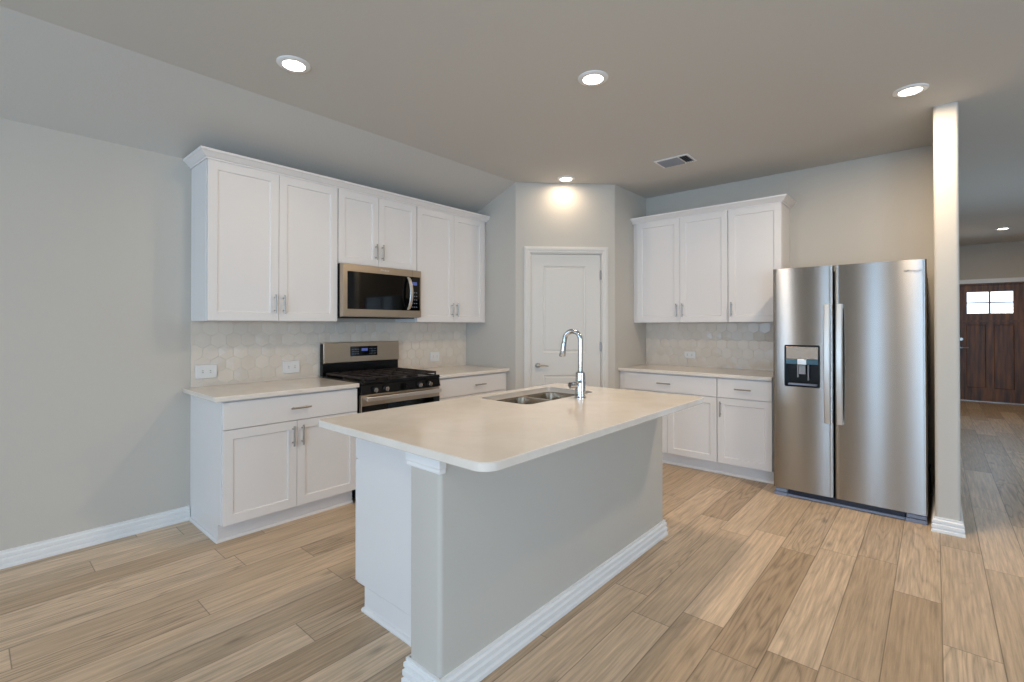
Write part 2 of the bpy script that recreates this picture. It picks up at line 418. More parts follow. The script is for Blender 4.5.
pd = bpy.data.objects.new('door_1', None); COL.objects.link(pd); pd['kind'] = 'structure'
pd.location = (XA, YP, 0); pd.rotation_euler = (0, 0, AD)
bm = N(); l0, l1 = .163, .868
panel_door_leaf(bm, l0, l1, .012, 2.062, .012, .035, [(l0+.118, l1-.150, 1.07, 1.945), (l0+.118, l1-.150, .24, .842)],
                [(.006, .006), (.016, .009), (.028, .004), (.032, .003)])
leaf = obj('door_leaf', bm, M['door'], pd)
casing(pd, 'door_casing', .150, .880, 2.074, .064, M['door'])
bm = N(); box(bm, .1465, .161, .0, .10, 0, 2.062); box(bm, .870, .8835, .0, .10, 0, 2.062); box(bm, .1465, .8835, 0, .10, 2.065, 2.0775)
obj('door_jamb', bm, M['door'], pd)
bm = N()
tube(bm, [(.226, .012, .941), (.226, .002, .941)], [.027, .027], 24)
tube(bm, [(.226, .004, .941), (.226, -.045, .941)], [.011, .010], 16)
tube(bm, [(.218, -.042, .941), (.24, -.044, .942), (.28, -.046, .944), (.325, -.044, .938)], [.010, .010, .008, .006], 14)
obj('door_handle', bm, M['nickel'], pd, smooth='auto')
for z in (1.857, 1.13, .22):
    bm = N(); tube(bm, [(.869, -.004, z-.045), (.869, -.004, z+.045)], .006, 12); tube(bm, [(.869, -.004, z-.052), (.869, -.004, z-.045)], .004, 8)
    box(bm, .862, .876, .0, .006, z-.045, z+.045)
    obj('hinge', bm, M['nickel'], pd, smooth='auto')

fd = bpy.data.objects.new('door_2', None); COL.objects.link(fd); fd['kind'] = 'structure'; fd.location = (DX0, YD, 0)
DW = DX1-DX0
bm = N()
WX0, WX1, WZ0, WZ1 = .155, .735, 1.56, 1.94
def leaf_grid(bm):
    # leaf with a real opening for the lights
    y0, y1 = .06, .105
    box(bm, .02, WX0, y0, y1, WZ0, WZ1); box(bm, WX1, DW-.02, y0, y1, WZ0, WZ1)
    box(bm, .02, DW-.02, y0, y1, WZ1, 2.07); box(bm, .02, DW-.02, y0, y1, 1.40, WZ0)
    xm = (WX0+WX1)/2
    panel_door_leaf(bm, .02, DW-.02, .012, 1.40, y0, y1-y0, [(.145, xm-.05, .24, 1.36), (xm+.05, WX1+.01, .24, 1.36)], [(.004, .012), (.012, .014)])
    # shelf moulding below the lights
    box(bm, .05, DW-.05, y0-.02, y0, 1.405, 1.44)
leaf_grid(bm)
fl = obj('door_leaf', bm, M['darkwood'], fd)
bm = N(); xm = (WX0+WX1)/2; zm = (WZ0+WZ1)/2
box(bm, xm-.011, xm+.011, .065, .10, WZ0, WZ1); box(bm, WX0, xm-.011, .065, .10, zm-.009, zm+.009); box(bm, xm+.011, WX1, .065, .10, zm-.009, zm+.009)
obj('muntin', bm, M['darkwood'], fl)
for (xa, xb) in ((WX0, xm-.011), (xm+.011, WX1)):
    for (za, zb) in ((WZ0, zm-.009), (zm+.009, WZ1)):
        obj('pane', B(xa, xb, .080, .084, za, zb), M['pane'], fl)
bm = N(); box(bm, 0.001, .02, .0, .139, 0.001, DH-.001); box(bm, DW-.02, DW-.001, 0, .139, 0.001, DH-.001); box(bm, .02, DW-.02, 0, .139, 2.072, DH-.001)
obj('door_jamb', bm, M['darkwood'], fd)
casing(fd, 'door_casing', -.001, DW+.001, DH, .075, M['trim'], prof=[(0, 0), (0, .014), (.06, .019), (.075, .016), (.075, 0)])
bm = N(); tube(bm, [(.075, .06, .95), (.075, .0, .95)], [.028, .012], 16); tube(bm, [(.07, .005, .95), (.17, .0, .95)], [.010, .008], 12); tube(bm, [(.075, .06, 1.1), (.075, .04, 1.1)], .028, 16)
obj('door_handle', bm, M['nickel'], fd, smooth='auto')
obj('threshold', B(.02, DW-.02, .02, .13, 0.0005, .012), M['nickel'], fd)

# ------------------------------------------------------------------ ceiling lights and vent
def can_light(x, y, label, power, r=.086, group=None):
    t = thing('recessed_light', label, 'ceiling light', (x, y, HC), 0, group)
    bm = N(); lathe(bm, [(r*.66, .0), (r*.68, -.010), (r*.9, -.010), (r, -.005), (r*1.02, 0)], 40, close=True)
    obj('trim_ring', bm, M['trim'], t, smooth='auto')
    bm = N(); lathe(bm, [(r*.655, -.001), (r*.64, -.007), (r*.5, -.0095), (.001, -.011)], 40)
    obj('lens', bm, M['lens'], t, smooth=True)
    l = bpy.data.lights.new('lamp_glow', 'AREA'); l.shape = 'DISK'; l.size = .13; l.energy = power*.13; l.color = (1, .80, .58)
    o = bpy.data.objects.new('lamp_glow', l); COL.objects.link(o); o.parent = t; o.location = (0, 0, -.013)
    return t
can_light(1.24, .152, 'round recessed ceiling light nearest the left wall, above the stove side of the kitchen', 30)
can_light(2.398, 1.367, 'round recessed ceiling light directly above the island', 140)
can_light(3.778, 2.77, 'round recessed ceiling light in front of the fridge beside the hall wall', 170)
can_light(1.181, 2.84, 'small-looking recessed ceiling light in front of the pantry door', 20)
can_light(4.647, 9.08, 'recessed ceiling light far down the hall before the front door', 75)
can_light(2.74, -3.0, 'unseen recessed light added over the living area for streaks on the fridge, nearer the rear windows', 85)  # added behind the camera to draw warm streaks on the fridge doors
can_light(3.42, -1.9, 'unseen recessed light added over the living area for streaks on the fridge, nearer the island', 70)  # second unseen lamp, added for the fridge streaks
vt = thing('ceiling_vent', 'white louvred rectangular air vent in the ceiling toward the fridge wall', 'air vent', (2.19, 3.05, HC))
bm = N(); a0, a1, b0, b1 = -.15, .15, -.11, .11
for (p, q, r_, s_) in ((a0, a1, b0, b0+.02), (a0, a1, b1-.02, b1), (a0, a0+.02, b0+.02, b1-.02), (a1-.02, a1, b0+.02, b1-.02), (.052, .062, b0+.02, b1-.02)): box(bm, p, q, r_, s_, -.008, 0)
obj('frame', bm, M['trim'], vt, bevel=.002)
bm = N()
for k in range(9):
    y = b0+.03+k*.02
    vs = box(bm, a0+.02, .052, y-.001, y+.001, -.010, .010)
    bmesh.ops.rotate(bm, verts=vs, cent=(0, y, -.002), matrix=Matrix.Rotation(math.radians(48), 3, 'X'))
bmesh.ops.translate(bm, verts=bm.verts, vec=(0, 0, -.006))
obj('louvre', bm, M['slotvent'], vt, label='long row of louvres')
bm = N()
for k in range(4):
    x = .068+k*.019
    vs = box(bm, x-.001, x+.001, b0+.02, b1-.02, -.010, .010)
    bmesh.ops.rotate(bm, verts=vs, cent=(x, 0, -.002), matrix=Matrix.Rotation(math.radians(-48), 3, 'Y'))
bmesh.ops.translate(bm, verts=bm.verts, vec=(0, 0, -.006))
obj('louvre', bm, M['slotvent'], vt, label='short cross row of louvres')
obj('backing', B(a0+.015, a1-.015, b0+.015, b1-.015, -.0015, -.0003), M['darkplastic'], vt)

# ------------------------------------------------------------------ cabinets
def shaker(bm, x0, x1, z0, z1, yf, th=.02, st=.057, rec=.009):
    """shaker door, front plane y=yf facing -y"""
    ch = .004
    o = ring(bm, [(x0, yf, z0), (x1, yf, z0), (x1, yf, z1), (x0, yf, z1)])
    i1 = ring(bm, [(x0+st, yf, z0+st), (x1-st, yf, z0+st), (x1-st, yf, z1-st), (x0+st, yf, z1-st)])
    s2 = st+ch
    i2 = ring(bm, [(x0+s2, yf+rec, z0+s2), (x1-s2, yf+rec, z0+s2), (x1-s2, yf+rec, z1-s2), (x0+s2, yf+rec, z1-s2)])
    b = ring(bm, [(x0, yf+th, z0), (x1, yf+th, z0), (x1, yf+th, z1), (x0, yf+th, z1)])
    bridge(bm, o, i1); bridge(bm, i1, i2); bm.faces.new(i2); bridge(bm, b, o); bm.faces.new(list(reversed(b)))
def pull(parent, x, z, yf, vert=True, L=.135):
    bm = N(); h = L/2; p = h-.022; d = .030
    if vert:
        tube(bm, [(x, yf-d, z-h), (x, yf-d, z+h)], .0058, 12)
        for s in (-p, p): tube(bm, [(x, yf, z+s), (x, yf-d, z+s)], .0045, 10)
    else:
        tube(bm, [(x-h, yf-d, z), (x+h, yf-d, z)], .0058, 12)
        for s in (-p, p): tube(bm, [(x+s, yf, z), (x+s, yf-d, z)], .0045, 10)
    return obj('handle', bm, M['nickel'], parent, smooth='auto')
def door(t, x0, x1, z0, z1, yf, hs=None, hz=None, st=.057):
    bm = N(); shaker(bm, x0, x1, z0, z1, yf, st=st)
    d = obj('door', bm, M['cab'], t, bevel=.0012)
    if hs: pull(d, x0+.030 if hs == 'l' else x1-.030, hz, yf)
    return d
def upper(label, loc, rz, w, z0, z1, dep, doors, group=None):
    """doors: (x0, x1, handle side)"""
    t = thing('wall_cabinet', label, 'wall cabinet', (loc[0], loc[1], z0), rz, group)
    H = z1-z0; yf = -dep
    bm = N(); box(bm, 0.0008, w-.0008, yf+.022, -.001, 0, H)
    # lipped underside edge
    obj('carcass', bm, M['cab'], t, bevel=.001)
    for (x0, x1, hs) in doors: door(t, x0, x1, .004, H-.008, yf, hs, .055+.0675)
    return t
DU = .331; ZB = 1.3726; ZT = 2.437
upper('tall white double-door wall cabinet at the left end above the drawer counter', (0, 0), PI/2, .916, ZB, ZT, DU, [(.006, .4575, 'r'), (.4605, .912, 'l')])
upper('short white double-door wall cabinet directly above the microwave', (0, .916), PI/2, .774, 1.838, ZT, DU, [(.004, .370, 'r'), (.373, .770, 'l')])
upper('tall white double-door wall cabinet between the microwave and the pantry wall', (0, 1.690), PI/2, .916, ZB, ZT, DU, [(.004, .452, 'r'), (.455, .868, 'l')])
upper('white double-door wall cabinet next to the pantry on the fridge wall', (XB+.001, YW), 0, .981, ZB, ZT, DU, [(.052, .5175, 'r'), (.5205, .978, 'l')])
upper('white single-door wall cabinet above the counter end beside the fridge', (2.4188, YW), 0, .4535, ZB, ZT, DU, [(.004, .450, 'l')])

CP = [(0, 0), (.006, 0), (.008, .010), (.016, .014), (.040, .040), (.048, .044), (.050, .058), (0, .058)]
bm = N(); sweep(bm, [(0.001, -.001), (DU, -.001), (DU, YP-.002)], [(o, ZT-.008+z) for o, z in CP], side=1)
o = obj('crown_moulding', bm, M['cab']); tag(o, 'white crown moulding running along the top of the stove wall cabinets', 'crown moulding')
XE = 2.8723
bm = N(); sweep(bm, [(XB+.002, YW-DU), (XE+.001, YW-DU), (XE+.001, YW-.001)], [(o_, ZT-.008+z) for o_, z in CP], side=1)
o = obj('crown_moulding', bm, M['cab']); tag(o, 'white crown moulding on top of the wall cabinets near the fridge', 'crown moulding')

DF = .6291; ZC = .88
def base(label, loc, rz, w, doors, drawers, fill=(0, 0), left_panel=False, zdr=.702):
    t = thing('base_cabinet', label, 'base cabinet', (loc[0], loc[1], 0), rz)
    bm = N(); box(bm, 0.0008, w-.0008, -DF+.021, -.001, .115, ZC-.001)
    obj('carcass', bm, M['cab'], t, bevel=.001)
    obj('toe_kick', B(0.0008, w-.0008, -.552, -.001, 0.0002, .115), M['cab'], t)
    bm = N(); P = [(0, .0002), (.012, .0002), (.012, .008), (.007, .017), (0, .021)]
    path = [(0.0008, -.003), (0.0008, -.552), (w-.0008, -.552)] if left_panel else [(0.0008, -.552), (w-.0008, -.552)]
    sweep(bm, path, P, side=1)
    obj('shoe_moulding', bm, M['cab'], t)
    for (x0, x1, hs) in doors: door(t, x0, x1, .118, zdr-.005, -DF, hs, zdr-.005-.03-.0675)
    for (x0, x1, hx) in drawers:
        d = obj('drawer_front', B(x0, x1, -DF, -DF+.02, zdr, .869), M['cab'], t, bevel=.002)
        pull(d, hx, (zdr+.869)/2, -DF, False)
    return t

base('white base cabinet with one wide drawer over two doors left of the stove', (0, 0), PI/2, .914, [(.004, .4555, 'r'), (.4585, .910, 'l')], [(.004, .910, .475)], left_panel=True)
base('white base cabinet with one drawer between the stove and the pantry wall', (0, 1.693), PI/2, .913, [(.004, .435, 'r'), (.438, .870, 'l')], [(.004, .870, .50)])
base('white base cabinet with wide drawer and two doors beside the pantry on the fridge wall', (XB+.001, YW), 0, .976, [(.060, .514, 'r'), (.517, .973, 'l')], [(.060, .973, .487)])
base('narrow white base cabinet with one drawer and one door next to the fridge', (2.4138, YW), 0, .450, [(.004, .446, 'l')], [(.004, .446, .222)])

def slab(name, x0, x1, y0, y1, z0, z1, label, r=.006, cat='countertop'):
    bm = N(); prism(bm, rrect(x0, x1, y0, y1, r, 3), z0, z1)
    o = obj(name, bm, M['quartz'], bevel=.004, smooth='auto'); return tag(o, label, cat)
slab('countertop', .0015, .6532, -.050, .915, ZC, .910, 'pale quartz countertop with an open end, left of the stove')
slab('countertop', .0015, .6532, 1.692, YP-.0015, ZC, .910, 'pale quartz countertop between the stove and the pantry wall')
slab('countertop', XB+.0015, 2.866, YW-.6532, YW-.0015, ZC, .910, 'pale quartz countertop beside the fridge')

# ------------------------------------------------------------------ hexagon tile backsplashes
def hexsplash(name, label, loc, rz, w, z0, z1, seed, zlow=None):
    """local x along the wall, facing -y"""
    rnd = random.Random(seed); bm = N()
    box(bm, 0, w, -.007, 0, z0, z1)
    for f in bm.faces: f.material_index = 0
    R = .1155/2; a = .1; g = .0008
    row = 0; z = z0-.02
    tiles = bmesh.new()
    while z-R < z1:
        x = -.03 + (a/2 if row % 2 else 0)
        while x-a/2 < w:
            mi = rnd.choice((1, 1, 2, 3)); tx, tz = rnd.uniform(-.008, .008), rnd.uniform(-.008, .008)
            rel = rnd.random()
            o0 = []; o1 = []; o2 = []
            for k in range(6):
                t = math.radians(60*k+30); rr = R-g
                cx, cz = math.cos(t), math.sin(t)
                def yy(s_): return tx*s_*cx*R+tz*s_*cz*R
                o0.append((x+rr*cx, -.0055, z+rr*cz)); o1.append((x+rr*cx, -.0085+yy(1), z+rr*cz)); o2.append((x+(rr-.0015)*cx, -.0095+yy(.9), z+(rr-.0015)*cz))
            r0, r1, r2 = ring(tiles, o0), ring(tiles, o1), ring(tiles, o2)
            bridge(tiles, r0, r1); bridge(tiles, r1, r2)
            fs = []
            if rel < .30:   # faceted relief tile
                cv = tiles.verts.new((x, -.0135, z))
                for k in range(6): fs.append(tiles.faces.new((r2[k], r2[(k+1) % 6], cv)))
            else: fs.append(tiles.faces.new(r2))
            for f in tiles.faces:
                if f.material_index == 0: f.material_index = mi
            x += a
        z += .0866*1.0; row += 1
    for co, no in (((0, 0, 0), (-1, 0, 0)), ((w, 0, 0), (1, 0, 0)), ((0, 0, z0), (0, 0, -1)), ((0, 0, z1), (0, 0, 1))):
        bmesh.ops.bisect_plane(tiles, geom=tiles.verts[:]+tiles.edges[:]+tiles.faces[:], plane_co=co, plane_no=no, clear_outer=True)
    me = bpy.data.meshes.new('t'); tiles.to_mesh(me); tiles.free(); bm.from_mesh(me); bpy.data.meshes.remove(me)
    bmesh.ops.recalc_face_normals(bm, faces=bm.faces)
    o = obj(name, bm, [M['grout']]+M['tile'])
    o.location = loc; o.rotation_euler = (0, 0, rz)
    tag(o, label, 'backsplash'); return o
hexsplash('tile_backsplash', 'cream hexagon tile backsplash on the wall behind the stove', (0.0005, 0.001, 0), PI/2, YP-.003, .9105, ZB-.001, 3)
hexsplash('tile_backsplash', 'cream hexagon tile backsplash on the wall beside the fridge', (XB+.001, YW-.0005, 0), 0, 1.43, .9105, ZB-.001, 5)

def outlet(loc, rz, label, w=.135, h=.098, gangs=2):
    t = thing('wall_outlet', label, 'outlet', loc, rz)
    bm = N(); a = rrect(-w/2, w/2, -h/2, h/2, .006, 4); a2 = rrect(-w/2+.004, w/2-.004, -h/2+.004, h/2-.004, .004, 4)
    r0 = ring(bm, [(x, 0, z) for x, z in a]); r1 = ring(bm, [(x, -.003, z) for x, z in a]); r2 = ring(bm, [(x, -.007, z) for x, z in a2])
    bridge(bm, r0, r1); bridge(bm, r1, r2); bm.faces.new(r2); bm.faces.new(list(reversed(r0)))
    obj('cover_plate', bm, M['plate'], t, smooth='auto')
    xs = (-.024, .024)
    bm = N(); pr_ = rrect(-.046, .046, -.017, .017, .004, 3) if gangs == 2 else rrect(-.034, .034, -.017, .017, .004, 3)
    r1 = ring(bm, [(x, -.0068, z) for x, z in pr_]); r2 = ring(bm, [(x, -.0092, z) for x, z in pr_]); bridge(bm, r1, r2); bm.faces.new(r2)
    ob = obj('receptacle', bm, M['plate'], t)
    for cx in xs:
        for dz in (-.0065, .0065): obj('slot', B(cx-.005, cx+.005, -.0099, -.0091, dz-.0014, dz+.0014), M['slot'], ob)
    return t
outlet((.0140, .093, 1.017), PI/2, 'white outlet plate on the hexagon tiles nearest the open counter end')
outlet((.0140, .692, 1.011), PI/2, 'white outlet plate on the hexagon tiles just left of the stove')
outlet((.0140, 2.162, 1.024), PI/2, 'white outlet plate on the hexagon tiles between stove and pantry wall', w=.118, h=.098)
outlet((1.935, YW-.0140, 1.034), 0, 'white outlet plate on the hexagon tiles of the fridge wall', w=.118, h=.075, gangs=1)

# ------------------------------------------------------------------ microwave
def text(name, s, size, loc, rot, m, parent, ext=.0004):
    cu = bpy.data.curves.new(name, 'FONT'); cu.body = s; cu.size = size; cu.extrude = ext; cu.align_x = 'CENTER'; cu.align_y = 'CENTER'
    tmp = bpy.data.objects.new(name+'_tmp', cu); COL.objects.link(tmp)
    dg = bpy.context.evaluated_depsgraph_get(); me = bpy.data.meshes.new_from_object(tmp.evaluated_get(dg))
    bpy.data.objects.remove(tmp); bpy.data.curves.remove(cu)
    me.materials.clear(); me.materials.append(m)
    o = bpy.data.objects.new(name, me); COL.objects.link(o); o.parent = parent; o.location = loc; o.rotation_euler = rot
    return o
MZ0, MZ1, MD = 1.404, 1.8365, .400; MW = .772
mw = thing('microwave_oven', 'stainless over-range microwave oven hanging under the short cabinet', 'microwave', (0, .917, MZ0), PI/2)
MH = MZ1-MZ0
bm = N(); box(bm, .001, MW-.001, -MD+.045, -.012, .012, MH-.001); obj('casing', bm, M['black'], mw, bevel=.003)
bm = N(); box(bm, .03, MW-.03, -MD+.07, -.03, 0, .012); obj('underside_vent', bm, M['blackmatte'], mw)
# door/front frame: stainless surround with window hole
bm = N(); yb, yf = -MD+.044, -MD
gx0, gx1, gz0, gz1 = .042, MW-.016, .070, MH-.062
o0 = [(0, 0), (MW, 0), (MW, MH), (0, MH)]
def fr(bm, outer, inner, y0, y1, ch=.004):
    A = ring(bm, [(x, y1, z) for x, z in outer]); cxm = sum(p[0] for p in outer)/4; czm = sum(p[1] for p in outer)/4
    Bv = ring(bm, [(x-math.copysign(ch, x-cxm), y0, z-math.copysign(ch, z-czm)) for x, z in outer])
    Cv = ring(bm, [(x, y0, z) for x, z in inner]); Dv = ring(bm, [(x, y1, z) for x, z in inner])
    bridge(bm, A, Bv); bridge(bm, Bv, Cv); bridge(bm, Cv, Dv); bridge(bm, Dv, A)
fr(bm, [(.001, .008), (MW-.001, .008), (MW-.001, MH-.001), (.001, MH-.001)], [(gx0, gz0), (gx1, gz0), (gx1, gz1), (gx0, gz1)], yf, yb)
dr = obj('front_frame', bm, M['steelwarm'], mw, bevel=.001)
obj('seam', B(.668, .6695, yf-.0004, yf+.003, gz1, MH-.006), M['blackmatte'], dr)
obj('door_glass', B(gx0+.0005, .640, yf+.003, yf+.012, gz0+.0005, gz1-.0005), M['glass_black'], mw)
cpn = obj('control_panel', B(.6415, gx1-.0005, yf+.003, yf+.012, gz0+.0005, gz1-.0005), M['glass_black'], mw)
obj('display', B(.672, .722, yf+.0022, yf+.0032, gz1-.075, gz1-.045), M['display'], cpn)
for r_ in range(5):
    for c_ in range(3): obj('button', B(.668+c_*.022, .680+c_*.022, yf+.0024, yf+.0032, gz0+.03+r_*.032, gz0+.036+r_*.032), M['greyplastic'], cpn)
bm = N(); pts = []
for k in range(13):
    t = k/12; z = gz0+.012+(gz1-gz0-.024)*t; pts.append((.625, yf-.006-.045*math.sin(PI*t)**.7, z))
prev = None
for p in pts:   # flat bowed bar
    rr = ring(bm, [(p[0]-.016, p[1], p[2]), (p[0]-.012, p[1]-.008, p[2]), (p[0]+.012, p[1]-.008, p[2]), (p[0]+.016, p[1], p[2]), (p[0]+.012, p[1]+.006, p[2]), (p[0]-.012, p[1]+.006, p[2])])
    if prev: bridge(bm, prev, rr)
    else: bm.faces.new(list(reversed(rr)))
    prev = rr
bm.faces.new(prev)
for p in (pts[0], pts[-1]): box(bm, p[0]-.008, p[0]+.008, p[1], yf+.004, p[2]-.006, p[2]+.006)
obj('handle', bm, M['steel'], mw, smooth='auto')
text('badge', 'Whirlpool', .020, (.385, yf-.0006, MH-.031), (PI/2, 0, 0), M['plate'], mw)

# ------------------------------------------------------------------ gas stove
SW = .758
st = thing('gas_stove', 'stainless and black gas stove standing between the drawer counters', 'stove', (0, .924, 0), PI/2)
obj('body', B(.001, SW-.001, -.622, -.012, .03, .895), M['black'], st, bevel=.003)
for x in (.04, SW-.04):
    for y in (-.58, -.06):
        bm = N(); tube(bm, [(x, y, 0.0005), (x, y, .032)], [.018, .014], 12); obj('foot', bm, M['blackmatte'], st)
# cooktop with raised rim
bm = N(); fr2 = rrect(0, SW, -.665, -.060, .008, 3); inn = rrect(.018, SW-.018, -.645, -.075, .012, 3)
r0 = ring(bm, [(x, y, .895) for x, y in fr2]); r1 = ring(bm, [(x, y, .918) for x, y in fr2]); r2 = ring(bm, [(x, y, .918) for x, y in inn]); r3 = ring(bm, [(x, y, .910) for x, y in inn])
bridge(bm, r0, r1); bridge(bm, r1, r2); bridge(bm, r2, r3); bm.faces.new(r3); bm.faces.new(list(reversed(r0)))
obj('cooktop', bm, M['black'], st, bevel=.002)
for (x, y, r_) in ((.17, -.50, .045), (.17, -.21, .038), (.379, -.36, .05), (.59, -.50, .05), (.59, -.21, .036)):
    bm = N(); lathe(bm, [(r_, .911), (r_, .918), (r_*.8, .921), (r_*.8, .927), (r_*.75, .930), (.001, .930)], 24, (x, y, 0)); obj('burner', bm, M['iron'], st, smooth='auto')
for gi, (xa, xb) in enumerate(((.022, .262), (.266, .492), (.496, .736))):
    bm = N(); z0, z1 = .934, .948; ya, yb2 = -.640, -.082; t_ = .011
    box(bm, xa, xb, ya, ya+t_, z0, z1); box(bm, xa, xb, yb2-t_, yb2, z0, z1); box(bm, xa, xa+t_, ya+t_, yb2-t_, z0, z1); box(bm, xb-t_, xb, ya+t_, yb2-t_, z0, z1)
    ym = (ya+yb2)/2; xm_ = (xa+xb)/2
    box(bm, xa+t_, xb-t_, ym-t_/2, ym+t_/2, z0, z1)
    for yc in ((ya+ym)/2, (yb2+ym)/2): box(bm, xa+t_, xb-t_, yc-t_/2, yc+t_/2, z0, z1)
    for (p, q) in ((ya+t_, (ya+ym)/2-t_/2), ((ya+ym)/2+t_/2, ym-t_/2), (ym+t_/2, (yb2+ym)/2-t_/2), ((yb2+ym)/2+t_/2, yb2-t_)): box(bm, xm_-t_/2, xm_+t_/2, p, q, z0, z1)
    for x in (xa, xb-t_):
        for y in (ya, ym-t_/2, yb2-t_): box(bm, x, x+t_, y, y+t_, .9105, z0)
    obj('grate', bm, M['iron'], st, bevel=.0015)
# backguard
bm = N(); box(bm, .004, SW-.004, -.062, -.017, .918, 1.185); obj('backguard', bm, M['black'], st, bevel=.003)
bm = N()
A_ = [(.006, -.064, 1.020), (SW-.004, -.064, 1.020), (SW-.004, -.064, 1.196), (.006, -.064, 1.196)]
F_ = [(.008, -.080, 1.026), (SW-.006, -.080, 1.026), (SW-.006, -.074, 1.194), (.008, -.074, 1.194)]
D_ = [(.006, -.020, 1.187), (SW-.004, -.020, 1.187), (SW-.004, -.020, 1.198), (.006, -.020, 1.198)]
a = ring(bm, A_); f = ring(bm, F_); bridge(bm, a, f); bm.faces.new(f); bm.faces.new(list(reversed(a)))
box(bm, .006, SW-.004, -.0635, -.017, 1.186, 1.197)
bp = obj('control_fascia', bm, M['steelwarm'], st, bevel=.003)
dsp = obj('display_panel', B(.250, .515, -.0818, -.070, 1.075, 1.160), M['glass_black'], st)
obj('display', B(.355, .415, -.0824, -.0818, 1.118, 1.142), M['display'], dsp)
for k in range(5):
    for z in (1.092, 1.112, 1.132):
        for x0 in (.262, .435): obj('button', B(x0+k*.015, x0+k*.015+.006, -.0822, -.0817, z, z+.005), M['greyplastic'], dsp)
# knob panel
bm = N(); vs = [(0.001, -.622, .822), (SW-.001, -.622, .822), (SW-.001, -.622, .894), (.001, -.622, .894)]
a = ring(bm, vs); f = ring(bm, [(0.001, -.672, .822), (SW-.001, -.672, .822), (SW-.001, -.655, .894), (.001, -.655, .894)])
bridge(bm, a, f); bm.faces.new(f); bm.faces.new(list(reversed(a)))
obj('knob_panel', bm, M['black'], st, bevel=.003)
for x in (.108, .208, .379, .530, .635):
    bm = N(); z = .857; y = -.664
    tube(bm, [(x, y, z), (x, y-.008, z-.002)], [.026, .025], 20); 
    kb = obj('knob', bm, M['black'], st, smooth='auto')
    bm = N(); tube(bm, [(x, y-.008, z-.002), (x, y-.030, z-.007)], [.020, .017], 20); box(bm, x-.004, x+.004, y-.036, y-.028, z-.024, z+.012)
    obj('knob_grip', bm, M['chrome'] if x != .379 else M['black'], kb, smooth='auto')
# oven door
bm = N(); obj('oven_door', B(.002, SW-.002, -.662, -.624, .205, .816), M['steelwarm'], st, bevel=.004)
od = bpy.context.scene.objects['oven_door']
obj('window_glass', B(.004, SW-.004, -.6655, -.6615, .230, .735), M['glass_black'], od, bevel=.001)
bm = N(); hz = .790
box(bm, .020, SW-.020, -.712, -.700, hz-.018, hz+.014)
for x in (.045, SW-.045): box(bm, x-.012, x+.012, -.701, -.6615, hz-.012, hz+.010)
obj('handle', bm, M['steel'], od, bevel=.004)
obj('storage_drawer', B(.002, SW-.002, -.660, -.624, .055, .198), M['steelwarm'], st, bevel=.004)

# ------------------------------------------------------------------ island
IX0, IX1 = 1.781, 2.572; IY0, IY1 = .070, 1.928; PX0 = 2.395
hw = obj('island_half_wall', (lambda bm: (prism(bm, rrect(PX0, IX1, IY0, IY1, [.018, .018, .018, .004]), 0.0002, .8785), bm)[1])(N()), M['wall'], smooth='auto')
tag(hw, 'greige painted half wall along the seating side of the island', 'island wall')
bm = N(); sweep(bm, [(PX0, IY0+.138), (PX0, IY0), (IX1, IY0), (IX1, IY1), (PX0+.1, IY1)], [(o_, z+.0003) for o_, z in BB], side=1)
obj('baseboard', bm, M['trim'], hw)
bm = N(); CAPP = [(0, .815), (.004, .815), (.007, .820), (.007, .832), (.010, .838), (.010, .866), (.013, .871), (.013, .8785), (0, .8785)]
sweep(bm, [(PX0, IY0+.138), (PX0, IY0), (IX1, IY0), (IX1, IY0+.02)], CAPP, side=1)
obj('cap_trim', bm, M['trim'], hw)
# sink cabinet run: fronts face the stove
ic = thing('island_cabinet', 'white cabinet run under the island top with a plain end panel', 'island cabinet', (PX0-.001, IY0+.139, 0), 0)
L_ = IY1-IY0-.139-.01; CD = PX0-.001-IX0     # local: x 0..-CD, y 0..L_
SX0_, SX1_, SY0_, SY1_ = 1.845, 2.228, .975, 1.672
bm = N(); box(bm, -CD+.0215, 0, 0.0, .018, .115, .8785); box(bm, -CD+.0215, 0, L_-.018, L_, .115, .8785); box(bm, -.018, 0, .018, L_-.018, .115, .8785); box(bm, -CD+.0215, -.018, .018, L_-.018, .115, .133)
box(bm, -CD+.0215, -CD+.04, .018, L_-.018, .133, .8785)
obj('carcass', bm, M['cab'], ic, bevel=.001)
obj('toe_kick', B(-CD+.085, 0, 0, L_, .0003, .1145), M['cab'], ic)
bm = N(); sweep(bm, [(-CD+.085, L_-.002), (-CD+.085, 0), (-.021, 0)], [(0, .0003), (.012, .0003), (.012, .008), (.007, .017), (0, .021)], side=1)
obj('shoe_moulding', bm, M['cab'], ic)
dw = L_/4
for k in range(4):
    bm = N(); shaker(bm, k*dw+.002, (k+1)*dw-.002, .118, .697, -CD)
    bmesh.ops.rotate(bm, verts=bm.verts, cent=(0, 0, 0), matrix=Matrix.Rotation(-PI/2, 3, 'Z')); bmesh.ops.translate(bm, verts=bm.verts, vec=(0, 0, 0))
    # after the turn the panel lies at x=-CD and runs down -y: mirror back into the run
    for v in bm.verts: v.co.y = -v.co.y
    d = obj('door', bm, M['cab'], ic, bevel=.0012)
    bm = N(); yh = k*dw+(dw-.03 if k % 2 == 0 else .03); z = .60
    tube(bm, [(-CD-.03, yh, z-.067), (-CD-.03, yh, z+.067)], .0058, 12)
    for s_ in (-.045, .045): tube(bm, [(-CD, yh, z+s_), (-CD-.03, yh, z+s_)], .0045, 10)
    obj('handle', bm, M['nickel'], d, smooth='auto')
    if k % 2 == 0: obj('drawer_front', B(-CD, -CD+.02, k*dw+.002, (k+2)*dw-.002, .702, .869), M['cab'], ic, bevel=.002)

